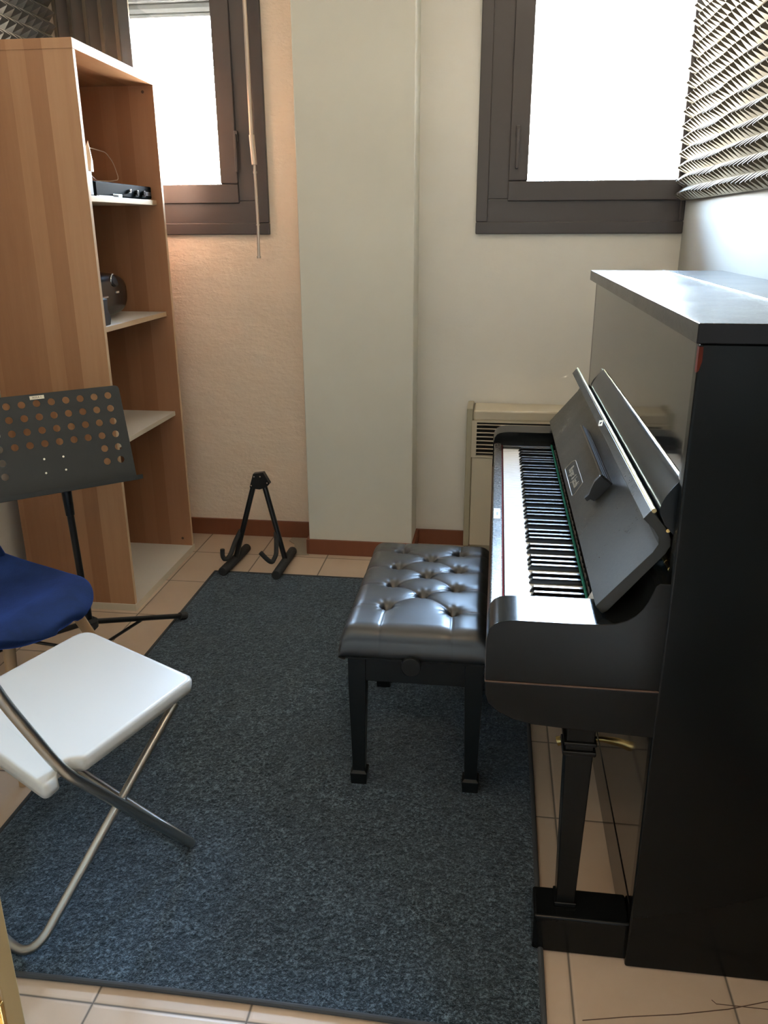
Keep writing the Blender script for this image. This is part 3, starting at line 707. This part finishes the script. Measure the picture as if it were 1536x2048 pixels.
def tuft(x, y):
    d = 0.0
    dm = min(math.hypot(x-a, y-b) for a, b in btn)
    d += 0.024*math.exp(-(dm/0.0130)**2)+0.0060*math.exp(-(dm/0.030)**2)
    near = sorted(btn, key=lambda q: (x-q[0])**2+(y-q[1])**2)[0]
    an = math.atan2(y-near[1], x-near[0])
    d += 0.0007*math.sin(an*9+near[0]*90)*math.exp(-((dm-0.024)/0.012)**2)
    ds = min(dseg(x, y, s_) for s_ in seg)
    d += 0.0022*math.exp(-(ds/0.0030)**2)+0.0030*math.exp(-(ds/0.016)**2)
    return d
R = 0.034
def fold(t, a):   # t in [-2,2] -> position, drop, normal weight
    s_ = 1 if t >= 0 else -1; t = abs(t)
    if t <= 1: return s_*(a-R)*t, 0.0, 0.0
    if t <= 1.5:
        th = (t-1)/.5*PI/2; return s_*(a-R+R*math.sin(th)), R*(1-math.cos(th)), s_*math.sin(th)
    k = (t-1.5)/.5; bul = 0.006*math.sin(k*PI)-0.010*max(0, (k-.7)/.3)**2
    return s_*(a+bul), R+(H-R)*k, s_*1.0
def axis(nin, nr, ns):
    a = [-2+.5*i/ns for i in range(ns)]+[-1.5+.5*i/nr for i in range(nr)]+[-1+2.0*i/nin for i in range(nin)]
    return a+[1+.5*i/nr for i in range(nr)]+[1.5+.5*i/ns for i in range(ns+1)]
U, V = axis(110, 12, 12), axis(190, 12, 12); vs = []
for u in U:
    px_, du, nu_ = fold(u, ha)
    for v in V:
        py_, dv, nv_ = fold(v, hb)
        z = H*(1-(1-du/H)*(1-dv/H)); x, y = cx+px_, cy+py_
        d = tuft(x, y); wz = max(0.0, 1-max(abs(nu_), abs(nv_))); e = 0.0
        puff = 0.010*(1-(px_/ha)**2)*(1-(py_/hb)**4)
        sd = 0.35*d
        vs.append((x-nu_*sd*(0 if abs(nu_) < .2 else 1), y-nv_*sd*(0 if abs(nv_) < .2 else 1), ztop-z+(puff-d)*wz))
nv = len(V)
fs = [(i*nv+j, (i+1)*nv+j, (i+1)*nv+j+1, i*nv+j+1) for i in range(len(U)-1) for j in range(nv-1)]
seat = MB().add(vs, fs).build('seat_cushion', M_leather, bn, smooth=180)
for (bx, by) in btn:
    mb = MB(); mb.tube([(bx, by, .4690), (bx, by, .4725), (bx, by, .4742)], [.0065, .0055, .002], 14); mb.build('button', M_leather, seat)
MB().box(cx-ha+.008, cx+ha-.008, cy-hb+.008, cy+hb-.008, 0.408, 0.417).build('seat_base', M_bench, bn, bevel=0.002)
ax0, ax1, ay0, ay1 = -0.344, 0.003, 1.834, 2.380
mb = MB(); mb.box(ax0+.004, ax1-.004, ay0+.004, ay0+.022, .330, .398).box(ax0+.004, ax1-.004, ay1-.022, ay1-.004, .330, .398)
mb.box(ax0+.004, ax0+.022, ay0+.022, ay1-.022, .330, .398).box(ax1-.022, ax1-.004, ay0+.022, ay1-.022, .330, .398)
mb.build('apron', M_bench, bn, bevel=0.002)
mb = MB(); mb.box(ax0+.03, ax1-.03, ay0+.03, ay0+.042, .396, .408).box(ax0+.03, ax1-.03, ay1-.042, ay1-.03, .396, .408)
for s0 in (ax0+.05, ax1-.06):
    mb.obox((s0+.005, 2.0, .402), (.004, 0, 0), (0, .11, .004), (0, 0, .002)); mb.obox((s0+.005, 2.2, .402), (.004, 0, 0), (0, .11, -.004), (0, 0, .002))
mb.build('lift_mechanism', M_stand, bn)
kx, kz = -0.176, 0.408
mb = MB(); mb.cyl((kx, ay0-.052, kz), (kx, ay0-.034, kz), .0255, 40); mb.build('height_knob', M_bench, bn, bevel=0.003)
kx2 = MB().cyl((kx, ay0-.034, kz-.004), (kx, ay0+.03, kz-.012), .006, 14); kx2.build('knob_shaft', M_galv, bn)
for lx in (ax0+.023, ax1-.0235):
    for ly in (ay0+.023, ay1-.023):
        sx = 1 if lx > cx else -1; sy = 1 if ly > cy else -1
        mb = MB()
        prof = [(.398, .023, .023), (.330, .023, .023), (.30, .0225, .0225), (.062, .0165, .0165), (.050, .0165, .0165), (.044, .023, .023), (.010, .021, .021), (.007+.004, .018, .018)]
        vs = []
        for z, a, b in prof:
            ox = sx*(.023-a); oy = sy*(.023-b)
            vs += [(lx-a+ox*(-1 if False else 0), ly-b, z), (lx+a, ly-b, z), (lx+a, ly+b, z), (lx-a, ly+b, z)]
        k = len(prof)
        fs = [(i*4+j, i*4+(j+1) % 4, (i+1)*4+(j+1) % 4, (i+1)*4+j) for i in range(k-1) for j in range(4)]+[(3, 2, 1, 0), tuple(range((k-1)*4, k*4))]
        mb.add(vs, fs); mb.build('leg', M_bench, bn, bevel=0.0015)

# ------------------------------------------------------------------ guitar stand
gs = thing('guitar_stand', (-1.01, 3.30, 0), 'black folding metal guitar stand on the tiles before the back wall', 'stand')
for xa, ya, xb, yb in ((-1.134, 3.150, -1.118, 3.462), (-0.894, 3.140, -0.896, 3.452)):
    ft = MB().cyl((xa, ya, .0300), (xb, yb, .0205), .0198, 20).build('foot', M_rubber, gs, bevel=0.003)
for a, b in (((-1.122, 3.300, .030), (-1.028, 3.335, .375)), ((-0.893, 3.305, .030), (-0.982, 3.335, .375))):
    MB().tube([a, b], .0118, 14).build('leg', M_tube, gs)
mb = MB(); mb.xz([(-1.045, .362), (-1.026, .425), (-.980, .432), (-.953, .382), (-.962, .372), (-.975, .362), (-1.0, .354), (-1.025, .356)], 3.322, 3.350)
mb.build('head_plate', M_tube, gs, bevel=0.002)
mb = MB()
for qx, qz in ((-1.036, .372), (-1.021, .413), (-.994, .414), (-.964, .386)): mb.cyl((qx, 3.3215, qz), (qx, 3.3195, qz), .0032, 12)
mb.build('rivets', M_steel, gs)
for pts in ([(-1.096, 3.318, .160), (-1.108, 3.275, .128), (-1.119, 3.22, .078), (-1.132, 3.20, .064), (-1.145, 3.195, .078), (-1.143, 3.195, .116)],
            [(-.934, 3.318, .158), (-.926, 3.290, .135), (-.916, 3.24, .085), (-.925, 3.20, .061), (-.945, 3.195, .078), (-.972, 3.19, .112)]):
    MB().tube(fillet(pts, .014, 5), .0102, 12).build('padded_hook', M_rubber, gs)

# ------------------------------------------------------------------ music stand
ms = thing('music_stand', (-1.36, 2.36, 0), 'black orchestral music stand with perforated desk beside the bookcase', 'music stand')
u = Vector((0.74129841, 0.67117559, 0)); v = Vector((-0.20751035, 0.22919054, 0.95100534)); w = Vector((0.63829157, -0.70497874, 0.30917446)); B0 = Vector((-1.163, 2.481, 0.65))
def DP(a, b, c=0.0): return B0+u*a+v*b+w*c
pit, r_, n12 = 0.0445, 0.0112, 16
mb = MB(); mb.v = []
us = [-0.0635+0-pit*i for i in range(-0, 1)]
holes = set()
for rr in range(6):
    for cc in range(10):
        if rr < 4 or cc in (0, 1, 8, 9): holes.add((rr, cc))
ucs = [-0.041-pit*c for c in range(10)]; vcs = [0.285, 0.2425, 0.2, 0.158, 0.116, 0.0735]; hv = 0.0212
vidx = {}
def vert(a, b):
    k = (round(a, 6), round(b, 6))
    if k not in vidx: vidx[k] = len(mb.v); mb.v.append(tuple(DP(a, b)))
    return vidx[k]
def face(ids): mb.f.append(tuple(ids)); mb.m.append(0)
colb = [ucs[0]+pit/2-pit*i for i in range(11)]; rowb = [vcs[0]+hv-2*hv*i for i in range(7)]
for rr in range(6):
    for cc in range(10):
        a1, a0 = colb[cc], colb[cc+1]; b1, b0 = rowb[rr], rowb[rr+1]; uc, vc = (a0+a1)/2, (b0+b1)/2
        if (rr, cc) not in holes: face([vert(a0, b0), vert(a1, b0), vert(a1, b1), vert(a0, b1)]); continue
        cor = [vert(a0, b0), vert(a1, b0), vert(a1, b1), vert(a0, b1)]
        ring = [vert(uc+r_*math.cos(2*PI*(k+.5)/n12-3*PI/4-PI/n12), vc+r_*math.sin(2*PI*(k+.5)/n12-3*PI/4-PI/n12)) for k in range(n12)]
        q = n12//4
        for e_ in range(4):
            ids = [cor[e_], cor[(e_+1) % 4]]+[ring[(e_*q+k) % n12] for k in range(q, -1, -1)]
            face(ids)
vt = 0.315; vb = 0.004; ul = -0.490; ur = -0.001
au, bu = colb[0], colb[-1]; bt, bb = rowb[0], rowb[-1]
face([vert(bu, bt), *[vert(c, bt) for c in colb[::-1][1:]], vert(au, vt), vert(bu, vt)])
face([vert(bu, vb), vert(au, vb), *[vert(c, bb) for c in colb]])
rc = .012
face([vert(au, vb), vert(ur, vb), vert(ur, vt-rc), vert(ur-rc*.3, vt-rc*.3), vert(ur-rc, vt), vert(au, vt)]+[vert(au, b) for b in rowb])
face([vert(bu, vt), vert(ul+rc, vt), vert(ul+rc*.3, vt-rc*.3), vert(ul, vt-rc), vert(ul, vb), vert(bu, vb)]+[vert(bu, b) for b in rowb[::-1]])
desk = mb.build('desk', M_stand, ms, solid=0.0022, smooth=0)
# bottom tray lip
mb = MB(); mb.prism([(-0.002, -.0012), (-0.002, .052), (0.012, .054), (0.012, .0518), (0.0, .050), (0.0, .001), (.006, .001), (.006, -.0012)], (-.494, .004), lambda b, c, t: tuple(DP(t, b, c)))
mb.build('tray', M_stand, ms, smooth=0)
mb = MB()
for a, b in ((-0.276, .110), (-.218, .109), (-.279, .066), (-.218, .067)): mb.cyl(DP(a, b, .001), DP(a, b, .0045), .0034, 10)
mb.build('rivets', M_steel, ms)
lb = MB().obox(DP(-.259, .3035, .0018), u*.0215, v*.0056, w*.0004).build('label', M_label, ms, smooth=0)
text_mesh('label_text', 'AULA 1', 0.0085, DP(-.259, .3035, .0024), u, v, M_ink, lb, thick=.0001)
top = Vector((-1.348, 2.352, .640)); low = Vector((-1.336, 2.36, .16))
MB().obox(DP(-.247, .050, -.014), u*.040, v*.045, w*.012).build('desk_bracket', M_tube, ms, bevel=.003)
MB().tube([top+Vector((0, 0, .05)), top, Vector((-1.346, 2.353, .56))], [.016, .016, .014], 18).build('tilt_clamp', M_tube, ms, bevel=.001)
MB().tube([DP(-.215, .018, -.015), DP(-.185, .012, -.018)], .007, 12).build('clamp_screw', M_tube, ms)
MB().tube([top, low], .0115, 18).build('pole', M_tube, ms)
MB().tube([low+Vector((0, 0, .11)), low+Vector((0, 0, -.11))], .013, 18).build('lower_sleeve', M_tube, ms)
hub = Vector((-1.336, 2.36, .165)); MB().tube([hub+Vector((0, 0, .02)), hub+Vector((0, 0, .012)), hub-Vector((0, 0, .012)), hub-Vector((0, 0, .022))], [.020, .030, .030, .020], 20).build('hub', M_rubber, ms)
a0 = math.atan2(2.735-2.36, -1.148+1.336)
for k in range(3):
    a = a0+k*2*PI/3; d = Vector((math.cos(a), math.sin(a), 0)); Lh = .42
    p = hub+d*.02; q = Vector((hub.x, hub.y, 0))+d*Lh+Vector((0, 0, .0225)); e_ = p.lerp(q, .93)
    lg = MB().tube([p, q], .0100, 12).build('leg', M_tube, ms)
    MB().tube([e_, q+d*.004], .0140, 14).build('rubber_foot', M_rubber, lg, bevel=.002)
    MB().tube([Vector((hub.x, hub.y, .062))+d*.012, p.lerp(q, .52)], .0058, 8).build('brace', M_tube, ms)

# ------------------------------------------------------------------ blue velvet chair (faces the piano, back out of frame)
bc = thing('velvet_chair', (-1.36, 1.90, 0), 'blue velvet shell chair on round beech legs at left edge', 'chair')
nu2, nw = 60, 40; vs = []; CA, SA = math.cos(math.radians(12)), math.sin(math.radians(12))
# curve from front edge down-turn, across seat, up the back. lateral = y
def seat_pt(s_, t):
    """s in 0..1 front->top of back, t in -1..1 across"""
    half = max(.04, .250*(1-(1-s_/.36)**2.5)**(1/2.5)) if s_ < .36 else 0.250-0.030*(s_-.36)/.64
    if s_ > .62: half *= 1-.45*((s_-.62)/.38)**2
    if s_ < .58: x = -1.062-.494*s_/.58; z = .434+.032*math.sin(min(1, s_/.14)*PI/2)-.020*math.sin(max(0, s_-.08)/.5*PI)
    else: k = (s_-.58)/.42; x = -1.556-.13*math.sin(k*PI/2)*1.0; z = .466+.40*k**1.05
    f = abs(t)
    if s_ < .58: z += 0.030*f**3.2*min(1, max(0, (s_-.22)/.30))*1.0-0.012*(f**4)*max(0, 1-s_/.45)
    else: x += .09*f**2.4
    xx = x+(-0.080*(f**2.6) if s_ < .34 else 0)*max(0, 1-s_/.34)
    dx, dy = x+1.30, 1.895+half*t-1.90
    return Vector((-1.343+dx*CA+dy*SA, 1.905-dx*SA+dy*CA, z))
for i in range(nu2+1):
    for j in range(nw+1): vs.append(seat_pt(i/nu2, -1+2*j/nw))
fs = [(i*(nw+1)+j, (i+1)*(nw+1)+j, (i+1)*(nw+1)+j+1, i*(nw+1)+j+1) for i in range(nu2) for j in range(nw)]
o = MB().add(vs, fs).build('seat_shell', M_velvet, bc, smooth=180)
md = o.modifiers.new('s', 'SOLIDIFY'); md.thickness = .034; md.offset = 0
md = o.modifiers.new('b', 'SUBSURF'); md.levels = 1; md.render_levels = 1
for a, b in (((-1.170, 1.98, .425), (-1.075, 2.13, 0.010)), ((-1.250, 1.795, .425), (-1.232, 1.725, 0.0)), ((-1.46, 1.98, .425), (-1.55, 2.10, 0.0)), ((-1.45, 1.80, .425), (-1.545, 1.69, 0.0))):
    MB().tube([b, a], [.011, .0165], 18).build('leg', M_legwood, bc)
mb = MB(); mb.tube([(-1.19, 1.97, .415), (-1.25, 1.80, .415)], .009, 8).tube([(-1.45, 1.97, .415), (-1.45, 1.80, .415)], .009, 8).tube([(-1.18, 1.96, .42), (-1.46, 1.96, .42)], .009, 8).tube([(-1.24, 1.81, .42), (-1.46, 1.81, .42)], .009, 8)
mb.build('leg_frame', M_tube, bc)

# ------------------------------------------------------------------ white folding chair
fc = thing('folding_chair', (-0.88, 1.45, 0), 'white plastic folding chair with galvanised tube legs on the rug', 'folding chair')
FF, NF, NR, FR = Vector((-1.022, 1.786, 0)), Vector((-.658, 1.590, 0)), Vector((-.772, 1.180, 0)), Vector((-1.165, 1.385, 0))
CEN = (FF+NF+NR+FR)/4
def rpoly(ps, rs, n=8, inset=0.0):
    out = []; c = CEN
    m_ = len(ps)
    for i in range(m_):
        a, b, d = ps[i-1], ps[i], ps[(i+1) % m_]
        uu = (a-b).normalized(); ww = (d-b).normalized(); r0 = rs[i]
        p, q = b+uu*r0, b+ww*r0
        for k in range(n+1):
            t = k/n; out.append(p*(1-t)**2+b*2*t*(1-t)+q*t*t)
    if inset:
        out = [p+(c-p).normalized()*inset for p in out]
    return out
ps = [FF, NF, Vector((-.766, 1.268, 0)), Vector((-.800, 1.258, 0)), Vector((-.812, 1.232, 0)), Vector((-.790, 1.212, 0)), Vector((-.798, 1.172, 0)), FR]; rs = [.045, .022, .008, .010, .010, .010, .018, .06]
mb = MB(); rings = []
for ins, z in ((0.0035, .428), (0.001, .440), (0, .452), (.002, .4575), (.006, .4605), (.014, .4600)):
    rings.append([tuple(p+Vector((0, 0, z))) for p in rpoly(ps, rs, 8, ins)])
n = len(rings[0]); vs = [p for rg_ in rings for p in rg_]
fs = [(i*n+j, i*n+(j+1) % n, (i+1)*n+(j+1) % n, (i+1)*n+j) for i in range(len(rings)-1) for j in range(n)]
fs += [tuple(range((len(rings)-1)*n, len(rings)*n))]
mb.add(vs, fs); o = mb.build('seat', M_plastic, fc, smooth=60)
md = o.modifiers.new('s', 'SOLIDIFY'); md.thickness = .0028; md.offset = -1
# tubes
lat = (FF-NF).normalized(); bkd = Vector((-.45, -.89, 0)).normalized(); wd = 0.470
nf = Vector((-.682, 1.545, .0205))
A = [nf, Vector((-.758, 1.395, .247)), Vector((-.790, 1.228, .455)), Vector((-.853, 1.172, .648)), Vector((-.885, 1.143, .80))]
offA = Vector((-1.101, 1.783, .0205))-nf
path = [A[4], A[3], A[2], nf, nf+offA]+[a+offA for a in (A[2], A[3], A[4])]
path = fillet(path, [.05, .05, .02, .02, .05, .05][:len(path)-2], 6)
MB().tube(path, .0112, 16).build('back_frame', M_galv, fc)
nb = Vector((-.893, 1.177, .0200)); top_ = Vector((-.700, 1.561, .405)); offB = lat*.43-Vector((0, 0, 0))
pathB = [top_, nb, nb+offB, top_+offB]
MB().tube(fillet(pathB, [.07, .07], 9), .0100, 16).build('rear_frame', M_galv, fc)
MB().tube([top_+Vector((0, 0, -.004)), top_+offB+Vector((0, 0, -.004))], .008, 12).build('front_rail', M_galv, fc)
mb = MB(); cr_ = Vector((-.765, 1.405, .236)); mb.cyl(cr_-lat*.016, cr_-lat*.0, .004, 12); mb.cyl(cr_+offA*.97, cr_+offA*1.03, .004, 12); mb.build('pivot_rivet', M_steel, fc)
# clips that hold the front tube under the seat
for t in (.04, .92):
    MB().obox(top_+offB*t+Vector((0, 0, .018)), lat*.014, bkd*.012, (0, 0, .014)).build('tube_clip', M_plastic, fc, bevel=.003)
# backrest between the rear tubes, mostly out of frame
bm0 = (A[3]+A[4])/2; c1 = bm0+offA*.5+Vector((0, 0, .02)); updir = (A[4]-A[3]).normalized()
MB().obox(c1, offA*.49, updir*.075, updir.cross(lat)*.008).build('backrest', M_plastic, fc, bevel=.007, seg=3)

# ------------------------------------------------------------------ door frame at the left of the doorway
dr = sroot('door_1', (0.1, 0.30, 0))
mb = MB(); mb.box(-.315, -.2950, .235, .3555, 0, 2.10); mb.build('jamb', M_jamb, dr, bevel=.002)
mb = MB(); mb.box(.520, .540, .235, .365, 0, 2.10); mb.build('jamb', M_jamb, dr, bevel=.002)
MB().box(-.315, .540, .235, .365, 2.10, 2.12).build('head_jamb', M_jamb, dr)
MB().box(-.2949, -.2822, .3400, .3570, 0, 2.10).build('door_stop', M_jamb2, dr, bevel=.002)
MB().box(-.2952, -.2925, .300, .341, .88, 1.04).build('strike_plate', M_brass, dr, bevel=.001)
MB().obox((-.2875, .3385, .985), (.006, 0, .0), (0, .002, 0), (0, 0, .010)).build('latch_lip', M_brass, dr, bevel=.001)
